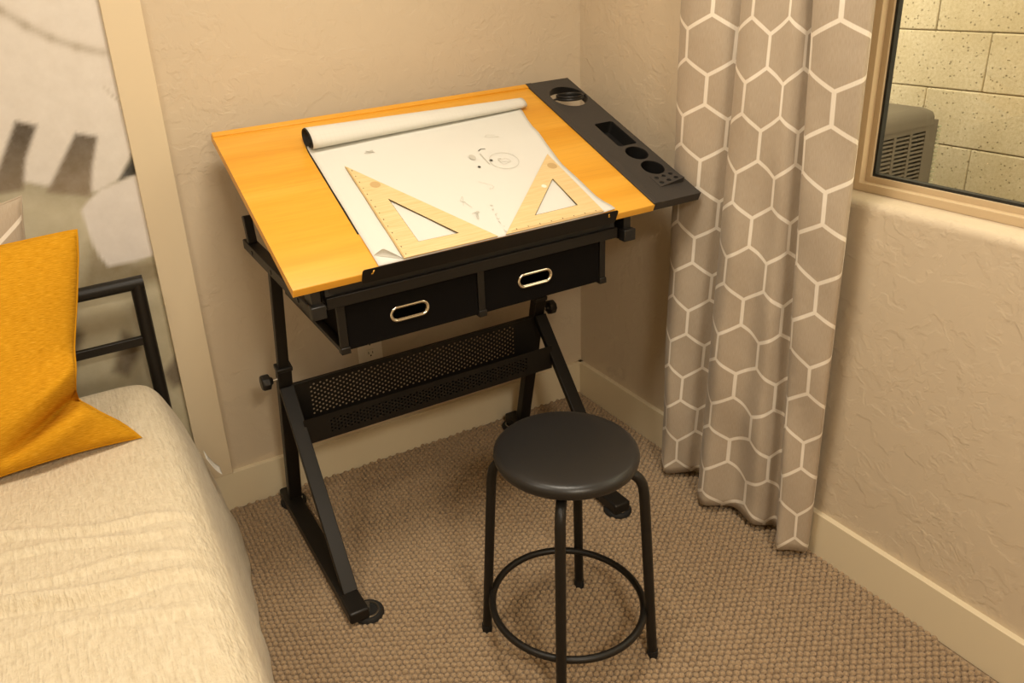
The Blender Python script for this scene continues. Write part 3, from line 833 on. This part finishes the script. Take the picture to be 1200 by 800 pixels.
bk = MB().grid(40, 150, lambda s, t: paper_pt(s, lerp(.115, 1, t), .0014, .0035 * max(0, min(1, 2 - t * 3.0)), 2.6))  # black backing; its inner turns paint in the shade inside the roll
bobj = bk.build('backing_and_roll_shade', MAT['gasket'], PP, loc=TB, rotx=TILT, smooth=180, normals=False)
for q in (pobj, robj, bobj): solid(q, .0004)
# curled lower corner
def fold(s, t):
    A = Vector((.203, -.598, .0030)); B = Vector((.264, -.631, .0030))
    p = A.lerp(B, s); k = (s / .3) if s < .3 else (1 - s) / .7
    k = k ** .85
    return p + Vector((.003, .006, 0)) * (k * math.sin(t * 2.2)) + Vector((0, 0, .020 * k * t))
solid(MB().grid(16, 10, fold).build('curled_corner', MAT['gridpaper'], PP, loc=TB, rotx=TILT, smooth=180, normals=False), .0004)
# pencil sketches
def ribbon(mb, pts, wd, h=.0047):
    P = [Vector((p[0], -p[1], h)) for p in pts]
    for a, b in zip(P[:-1], P[1:]):
        d = (b - a); 
        if d.length < 1e-6: continue
        d.normalize(); s = Vector((-d.y, d.x, 0)) * wd / 2
        mb.add([a - s, b - s, b + s, a + s], [(0, 1, 2, 3)])
rs = random.Random(4)
def squig(mb, u, v, su, sv, n, wd=.0009):
    p = []; 
    for i in range(n): p.append((u + su * rs.uniform(-1, 1), v + sv * rs.uniform(-1, 1)))
    c = catmull([(a, b, 0) for a, b in p], n * 5); ribbon(mb, [(q.x, q.y) for q in c], wd)
sk = MB()
ribbon(sk, [(.685 + .040 * math.cos(t), .352 + .038 * math.sin(t)) for t in np.linspace(0, 2 * PI, 30)], .0012)
squig(sk, .685, .352, .018, .016, 9); squig(sk, .353, .208, .022, .008, 10, .0016)
squig(sk, .495, .489, .010, .030, 6, .0012); squig(sk, .500, .545, .012, .022, 9, .0014)
squig(sk, .713, .229, .022, .014, 6); squig(sk, .585, .43, .015, .03, 4, .0008); squig(sk, .64, .33, .006, .03, 4, .001)
for i in range(7): squig(sk, .553 - .003 * i, .52 + .016 * i, .004, .006, 4, .0013)
sk.build('pencil_sketch', MAT['pencil'], PP, loc=TB, rotx=TILT, smooth=0)
ik = MB()
for u, v, r in ((.606, .358, .0042), (.652, .340, .0045)): ik.add([(a, b, .0048) for a, b in circle(u, -v, r, 12)], [tuple(range(12))])
ribbon(ik, [(.640, .290), (.652, .283), (.664, .286)], .002)
ik.build('ink_mark', MAT['ink'], PP, loc=TB, rotx=TILT, smooth=0)
sm = MB().add([(a, b, .0047) for a, b in circle(.610, -.312, .009, 16, .012)], [tuple(range(16))])
sm.build('pencil_smudge', MAT['pencil'], PP, loc=TB, rotx=TILT, smooth=0)

# ------------------------------------------------------------------ set squares
def set_square(outer, inner, label, stamp, sticker, ticks, ins):
    c = (sum(p[0] for p in outer) / 3, sum(p[1] for p in outer) / 3)
    t = thing('set_square', label, 'set square', T(c[0], c[1], .0045), 'plywood set squares on the paper')
    f = lambda l: [(a, -b) for a, b in l]
    MB().plate(f(outer), [f(inner)], .0046, .0082).build('plate', MAT['ply'], t, loc=TB, rotx=TILT, smooth=20, bevel=.0008, bseg=1)
    n = len(inner); iv = f(inner)
    MB().add([(a, b, .00825) for a, b in iv] + [(a, b, .0047) for a, b in iv], [(i, (i + 1) % n, n + (i + 1) % n, n + i) for i in range(n)]).build('burnt_edge', MAT['mark'], t, loc=TB, rotx=TILT, smooth=0)
    if stamp: MB().add([(a, b, .00835) for a, b in circle(stamp[0], -stamp[1], .0135, 20)], [tuple(range(20))]).build('round_stamp', MAT['stamp'], t, loc=TB, rotx=TILT, smooth=0)
    if sticker: MB().add([(a, b, .00835) for a, b in circle(sticker[0], -sticker[1], .007, 16)], [tuple(range(16))]).build('paint_spot', MAT['sticker'], t, loc=TB, rotx=TILT, smooth=0)
    mk = MB()
    (a0, b0), (a1, b1), k = ticks
    for i in range(k):
        s = (i + .5) / k; u = lerp(a0, a1, s); v = lerp(b0, b1, s); wd = .0013
        big = .0042 if i % 2 == 0 else .003
        mk.add([(u + ins[0] - wd, -(v + ins[1]) - big / 2, .0084), (u + ins[0] + wd, -(v + ins[1]) - big / 2, .0084), (u + ins[0] + wd, -(v + ins[1]) + big / 2, .0084), (u + ins[0] - wd, -(v + ins[1]) + big / 2, .0084)], [(0, 1, 2, 3)])
    mk.build('scale_marks', MAT['mark'], t, loc=TB, rotx=TILT, smooth=0)
    # darker strip of bevelled wood beside the scale
    ed = MB(); ribbon(ed, [(a0 - .0 , b0), (a1, b1)], .0035, .00845)
    ed.build('bevel_strip', MAT['stamp'], t, loc=TB, rotx=TILT, smooth=0)
    return t
set_square([(.272, .253), (.262, .6325), (.506, .6325)], [(.320, .417), (.319, .590), (.422, .592)],
           'long narrow plywood set square lying at the left on the paper', (.313, .353), None, ((.2735, .262), (.264, .630), 14), (.008, .004))
set_square([(.814, .363), (.527, .6325), (.812, .6325)], [(.763, .469), (.634, .591), (.761, .589)],
           'shorter plywood set square with equal legs, lying at the right on the paper', (.794, .418), (.722, .492), ((.545, .628), (.808, .629), 8), (0, -.004))

# ------------------------------------------------------------------ stool
def stool():
    cx, cy = -.760, -.988
    UP = .021
    t = thing('stool', 'round black padded stool with steel legs and a foot ring', 'stool', (cx, cy, 0))
    R = .157
    prof = [(0, .5485), (R * .45, .5478), (R * .75, .5455), (R * .9, .5425), (R * .965, .538), (R, .530), (R * .995, .520), (R * .97, .512), (R * .90, .508), (0, .505)]
    cat = catmull([(r, h, 0) for r, h in prof[:-1]], 40)
    cat = [Vector((p.x, p.y + UP, 0)) for p in cat]
    MB().lathe([(max(0, p.x), p.y) for p in cat] + [(0, .505 + UP)], (cx, cy, 0), 64).build('seat', MAT['seat'], t, smooth=60)
    MB().lathe([(0, .506 + UP), (.12, .506 + UP), (.12, .490 + UP), (0, .490 + UP)], (cx, cy, 0), 40).build('seat_base', MAT['metal'], t)
    for a in (138, -42, 46, 231):
        a = math.radians(a); d = (math.cos(a), math.sin(a))
        pts = [(.070, .488 + UP), (.125, .489 + UP), (.148, .483 + UP), (.161, .468 + UP), (.167, .445 + UP), (.171, .42), (.186, .20), (.199, .006)]
        path = catmull([(cx + r * d[0], cy + r * d[1], z) for r, z in pts], 40)
        lg = MB().tube(path, .0115, 14).build('leg', MAT['metal'], t, smooth=60)
        MB().tube([path[-1] + Vector((0, 0, .016)), path[-1] - Vector((0, 0, .005))], .0128, 14).build('foot_cap', MAT['rubber'], lg)
        rr = .191
        MB().tube([(cx + (rr - .016) * d[0], cy + (rr - .016) * d[1], .132), (cx + (rr + .008) * d[0], cy + (rr + .008) * d[1], .132)], .005, 8).build('bolt', MAT['black'], lg)
    MB().tube([(cx + .1765 * math.cos(k * 2 * PI / 64), cy + .1765 * math.sin(k * 2 * PI / 64), .132) for k in range(64)], .0085, 12, True).build('foot_ring', MAT['metal'], t, smooth=180)
stool()

# ------------------------------------------------------------------ curtain
def curtain():
    B = [(-.03, -.535), (-.085, -.55), (-.114, -.582), (-.118, -.607), (-.075, -.632), (-.033, -.655), (-.07, -.70), (-.118, -.74), (-.138, -.786), (-.080, -.840), (-.094, -.926), (-.040, -.955), (-.06, -.985), (-.109, -1.029), (-.085, -1.055), (-.052, -1.072), (-.020, -1.055)]
    Tp = [(-.03, -.500), (-.06, -.520), (-.080, -.549), (-.092, -.612), (-.080, -.699), (-.045, -.735), (-.06, -.75), (-.10, -.762), (-.12, -.83), (-.105, -.88), (-.09, -.915), (-.05, -.93), (-.06, -.94), (-.10, -.961), (-.115, -1.03), (-.10, -1.098), (-.05, -1.062)]
    N, Mz = 220, 90
    b = catmull([(x, y, 0) for x, y in B], N); tp = catmull([(x, y, 0) for x, y in Tp], N)
    ztop = 2.20
    # printed width follows the cloth at mid height
    md = [b[i].lerp(tp[i], .5) for i in range(N)]
    arc = [0]
    for i in range(1, N): arc.append(arc[-1] + (md[i] - md[i - 1]).length)
    vs = []
    for j in range(Mz):
        f = j / (Mz - 1)
        for i in range(N):
            hem = .030 + .006 * math.sin(i * .11)
            z = lerp(hem, ztop, f)
            k = min(1, z / 1.415)
            p = b[i].lerp(tp[i], k)
            wob = .004 * math.sin(z * 7 + i * .06) + .003 * math.sin(z * 17 + i * .13 + 1)
            vs.append((min(p.x + wob * (1 - .3 * k), -.012), p.y + wob * .6, z))
    fs = [(j * N + i, j * N + i + 1, (j + 1) * N + i + 1, (j + 1) * N + i) for j in range(Mz - 1) for i in range(N - 1)]
    o = MB().add(vs, fs).build('curtain', MAT['curtain'], None, smooth=180, normals=False)
    uv = o.data.uv_layers.new(name='UVMap')
    for l in o.data.loops:
        vi = l.vertex_index; uv.data[l.index].uv = (arc[vi % N] * 1.14 + UOFF, vs[vi][2] + VOFF)
    solid(o, .0012)
    tag(o, 'taupe curtain with white hexagon print hanging beside the window', 'curtain')
    r = thing('curtain_rod', 'black curtain rod above the window', 'curtain rod', (-.075, -1.6, 2.215))
    MB().tube([(-.075, -.42, 2.215), (-.075, -2.75, 2.215)], .011, 12).build('rod', MAT['metal'], r)
    for y in (-.45, -2.7): MB().box(-.08, 0, y - .01, y + .01, 2.195, 2.225).build('bracket', MAT['metal'], r)
UOFF, VOFF = 0.0, 0.105
curtain()

# ------------------------------------------------------------------ bed
BED = thing('bed_frame', 'black tubular metal bed frame with a headboard against the mural', 'bed', (-2.15, -.09, 0))
HBY = -.085
for x in (-1.4845, -2.82):
    MB().tube([(x, HBY, .004), (x, HBY, .828)], .0185, 16).build('headboard_post', MAT['metal'], BED, smooth=60)
MB().tube([(-1.468, HBY, .828), (-2.836, HBY, .828)], .0185, 16).build('top_rail', MAT['metal'], BED, smooth=60)
MB().box(-2.81, -1.49, HBY - .008, HBY + .008, .653, .677).build('lower_rail', MAT['metal'], BED, bevel=.002)
for x in (-1.93, -2.37): MB().box(x - .012, x + .012, HBY - .006, HBY + .006, .30, .82).build('upright', MAT['metal'], BED, bevel=.002)
MB().box(-2.80, -1.50, HBY - .008, HBY + .008, .30, .325).build('lower_rail', MAT['metal'], BED, bevel=.002)
for x in (-1.53, -2.78): MB().box(x - .015, x + .015, -2.06, HBY, .28, .32).build('side_rail', MAT['metal'], BED, bevel=.002)
for x in (-1.55, -2.76): MB().tube([(x, -2.04, .004), (x, -2.04, .30)], .016, 12).build('foot_leg', MAT['metal'], BED)

def bedspread():
    NU, NV = 240, 260
    def zt(x, y):
        z = .587 + .010 * math.sin((x + 1.6) * 3) * 0
        z += .006 * noise.noise(Vector((x * 3, y * 3, 0)))
        # crosswise creases
        for yc, amp, wd, sl in ((-.745, .010, .010, -.35), (-.80, .007, .008, -.30), (-.885, .007, .008, -.22), (-.945, .016, .013, -.26), (-1.03, .006, .010, -.25)):
            d = y - (yc + sl * (x + 1.75) + .008 * math.sin(x * 21 + yc * 30))
            fade = max(0, min(1, (-1.50 - x) / .12)) * max(0.15, min(1, 1.2 + .6 * math.sin(x * 9 + yc * 40)))
            z += amp * fade * math.exp(-(d / wd) ** 2) - .6 * amp * fade * math.exp(-((d + 1.7 * wd) / wd) ** 2)
        return z
    def side(y):
        hem = interp(-y, [.1, .3, .7, 1.2, 2.2], [-1.352, -1.375, -1.425, -1.475, -1.56])
        rid = interp(-y, [.1, .4, .7, 1.2, 2.2], [-1.515, -1.505, -1.512, -1.532, -1.57])
        return [(rid - .075, .587), (rid - .03, .580), (rid, .560), (rid + .025, .515), (lerp(rid + .03, hem, .3), .40), (lerp(rid + .03, hem, .65), .22), (hem, .012)]
    cross = {}
    def pt(s, t):
        y = lerp(-.112, -2.16, t)
        # round the head end over
        e = max(0, 1 - (-.112 - y) / .085); drop = (1 - math.sqrt(max(0, 1 - min(1, e) ** 2))) * .085
        c = side(y)
        if s < .62:
            x = lerp(-2.74, c[0][0], s / .62); z = zt(x, y)
            if s < .08: z -= (1 - s / .08) ** 2 * .06
        else:
            if t not in cross: cross[t] = catmull([(a, b, 0) for a, b in c], 93)
            L = cross[t]; f = (s - .62) / .38 * 92; i = min(int(f), 91); p = L[i].lerp(L[i + 1], f - i); x, z = p.x, p.y
            z0 = zt(x, y) - .587; z += z0 * max(0, min(1, (z - .45) / .12))
            k = max(0, min(1, (.56 - z) / .3))
            x += k * (.004 * math.sin(y * 16 + z * 6) + .008 * noise.noise(Vector((y * 9, z * 7, 2))))
        lim = max(0, min(1, (z - .05) / .3))
        return (x, y, z - drop * lim)
    b = MB().grid(NU, NV, pt).build('bedspread', MAT['bed'], None, smooth=180, normals=False)
    solid(b, .006)
    tag(b, 'cream crinkled cotton bedspread draped over the bed', 'bedspread')
    def tg(s, t): return (-1.418 + .034 * t, -.225 + .030 * s, .335 - .055 * t - .014 * math.sin(t * 2.4) + .01 * s)
    solid(MB().grid(6, 10, tg).build('care_tag', MAT['tagwhite'], b, smooth=180, normals=False), .0005)['label'] = 'small white care tag sticking out of the bedspread'
bedspread()

def cushion(name, label, BR, R, U, size, thick, mat, right_dent, group, seam=True, uvs=1.0, crease=0, top_dent=.03):
    """pillow whose lower right corner is BR; R = direction to the right, U = up along the face"""
    R = Vector(R).normalized(); U = Vector(U); U = (U - R * U.dot(R)).normalized(); Nn = R.cross(U)
    n = 90
    def bound(s):    # inset of an edge between two pointed corners
        return math.sin(PI * s) ** .8
    def pt(a, b, sg):
        x = a; y = b
        ins_r = (interp(b, [0, .09, .17, .247, .325, .48, .68, .875, 1], [0, .03, .07, .102, .102, .08, .046, .015, 0]) if crease else right_dent * bound(b)); ins_l = .03 * bound(b); ins_t = top_dent * bound(a); ins_b = .02 * bound(a)
        xx = lerp(ins_l, size - ins_r, x); yy = lerp(ins_b, size - ins_t, y)
        e = (16 * x * (1 - x) * y * (1 - y))
        h = thick / 2 * (max(0, e) ** .42)
        if crease:
            # fold running in from the right edge
            u = xx; v = yy
            vc_ = .140 - max(0, .405 - u) * .48
            d = v - vc_; f = max(0, min(1, (u - .20) / .14))
            h -= crease * f * math.exp(-(d / .014) ** 2) * (1 if sg > 0 else .3)
            h += .9 * crease * f * math.exp(-((d - .05) / .032) ** 2) * (1 if sg > 0 else .3)
            h += .3 * crease * f * math.exp(-((d + .045) / .03) ** 2) * (1 if sg > 0 else .3)
            h += .006 * noise.noise(Vector((u * 8, v * 8, 1)))
        h += .004 * noise.noise(Vector((xx * 14, yy * 14, 4))) * min(1, e * 4)
        return Vector(BR) + R * (xx - size) + U * yy + Nn * (h * sg)
    t = thing(name, label, 'cushion', Vector(BR) - R * size / 2, group)
    mb = MB(); 
    mb.grid(n, n, lambda a, b: pt(a, b, 1)); mb.grid(n, n, lambda a, b: pt(a, b, -1))
    k = n * n
    def uvof(i): i = i % k; return ((i % n) / (n - 1) * size * uvs, (i // n) / (n - 1) * size * uvs)
    o = mb.build('cover', mat, t, smooth=180, normals=False)
    uv = o.data.uv_layers.new(name='UVMap')
    for l in o.data.loops: uv.data[l.index].uv = uvof(l.vertex_index)
    edge = [pt(s, 0, 1) for s in np.linspace(0, 1, 30)] + [pt(1, s, 1) for s in np.linspace(0, 1, 30)][1:] + [pt(s, 1, 1) for s in np.linspace(1, 0, 30)][1:] + [pt(0, s, 1) for s in np.linspace(1, 0, 30)][1:-1]
    MB().tube(edge, .0028, 8, True).build('seam', mat, t, smooth=180)
    return t
cushion('cushion', 'mustard yellow woven cushion leaning on the bed', (-1.575, -.475, .592), (.994, .104, 0), (-.012, .43, .90), .50, .17, MAT['mustard'], .075, 'cushions on the bed', crease=.06, top_dent=.0)
cushion('cushion', 'taupe hexagon print cushion tucked behind the mustard cushion', (-1.69, -.20, .60), (.99, .08, 0), (0.0, .10, .995), .52, .13, MAT['cushioncloth'], .03, 'cushions on the bed')
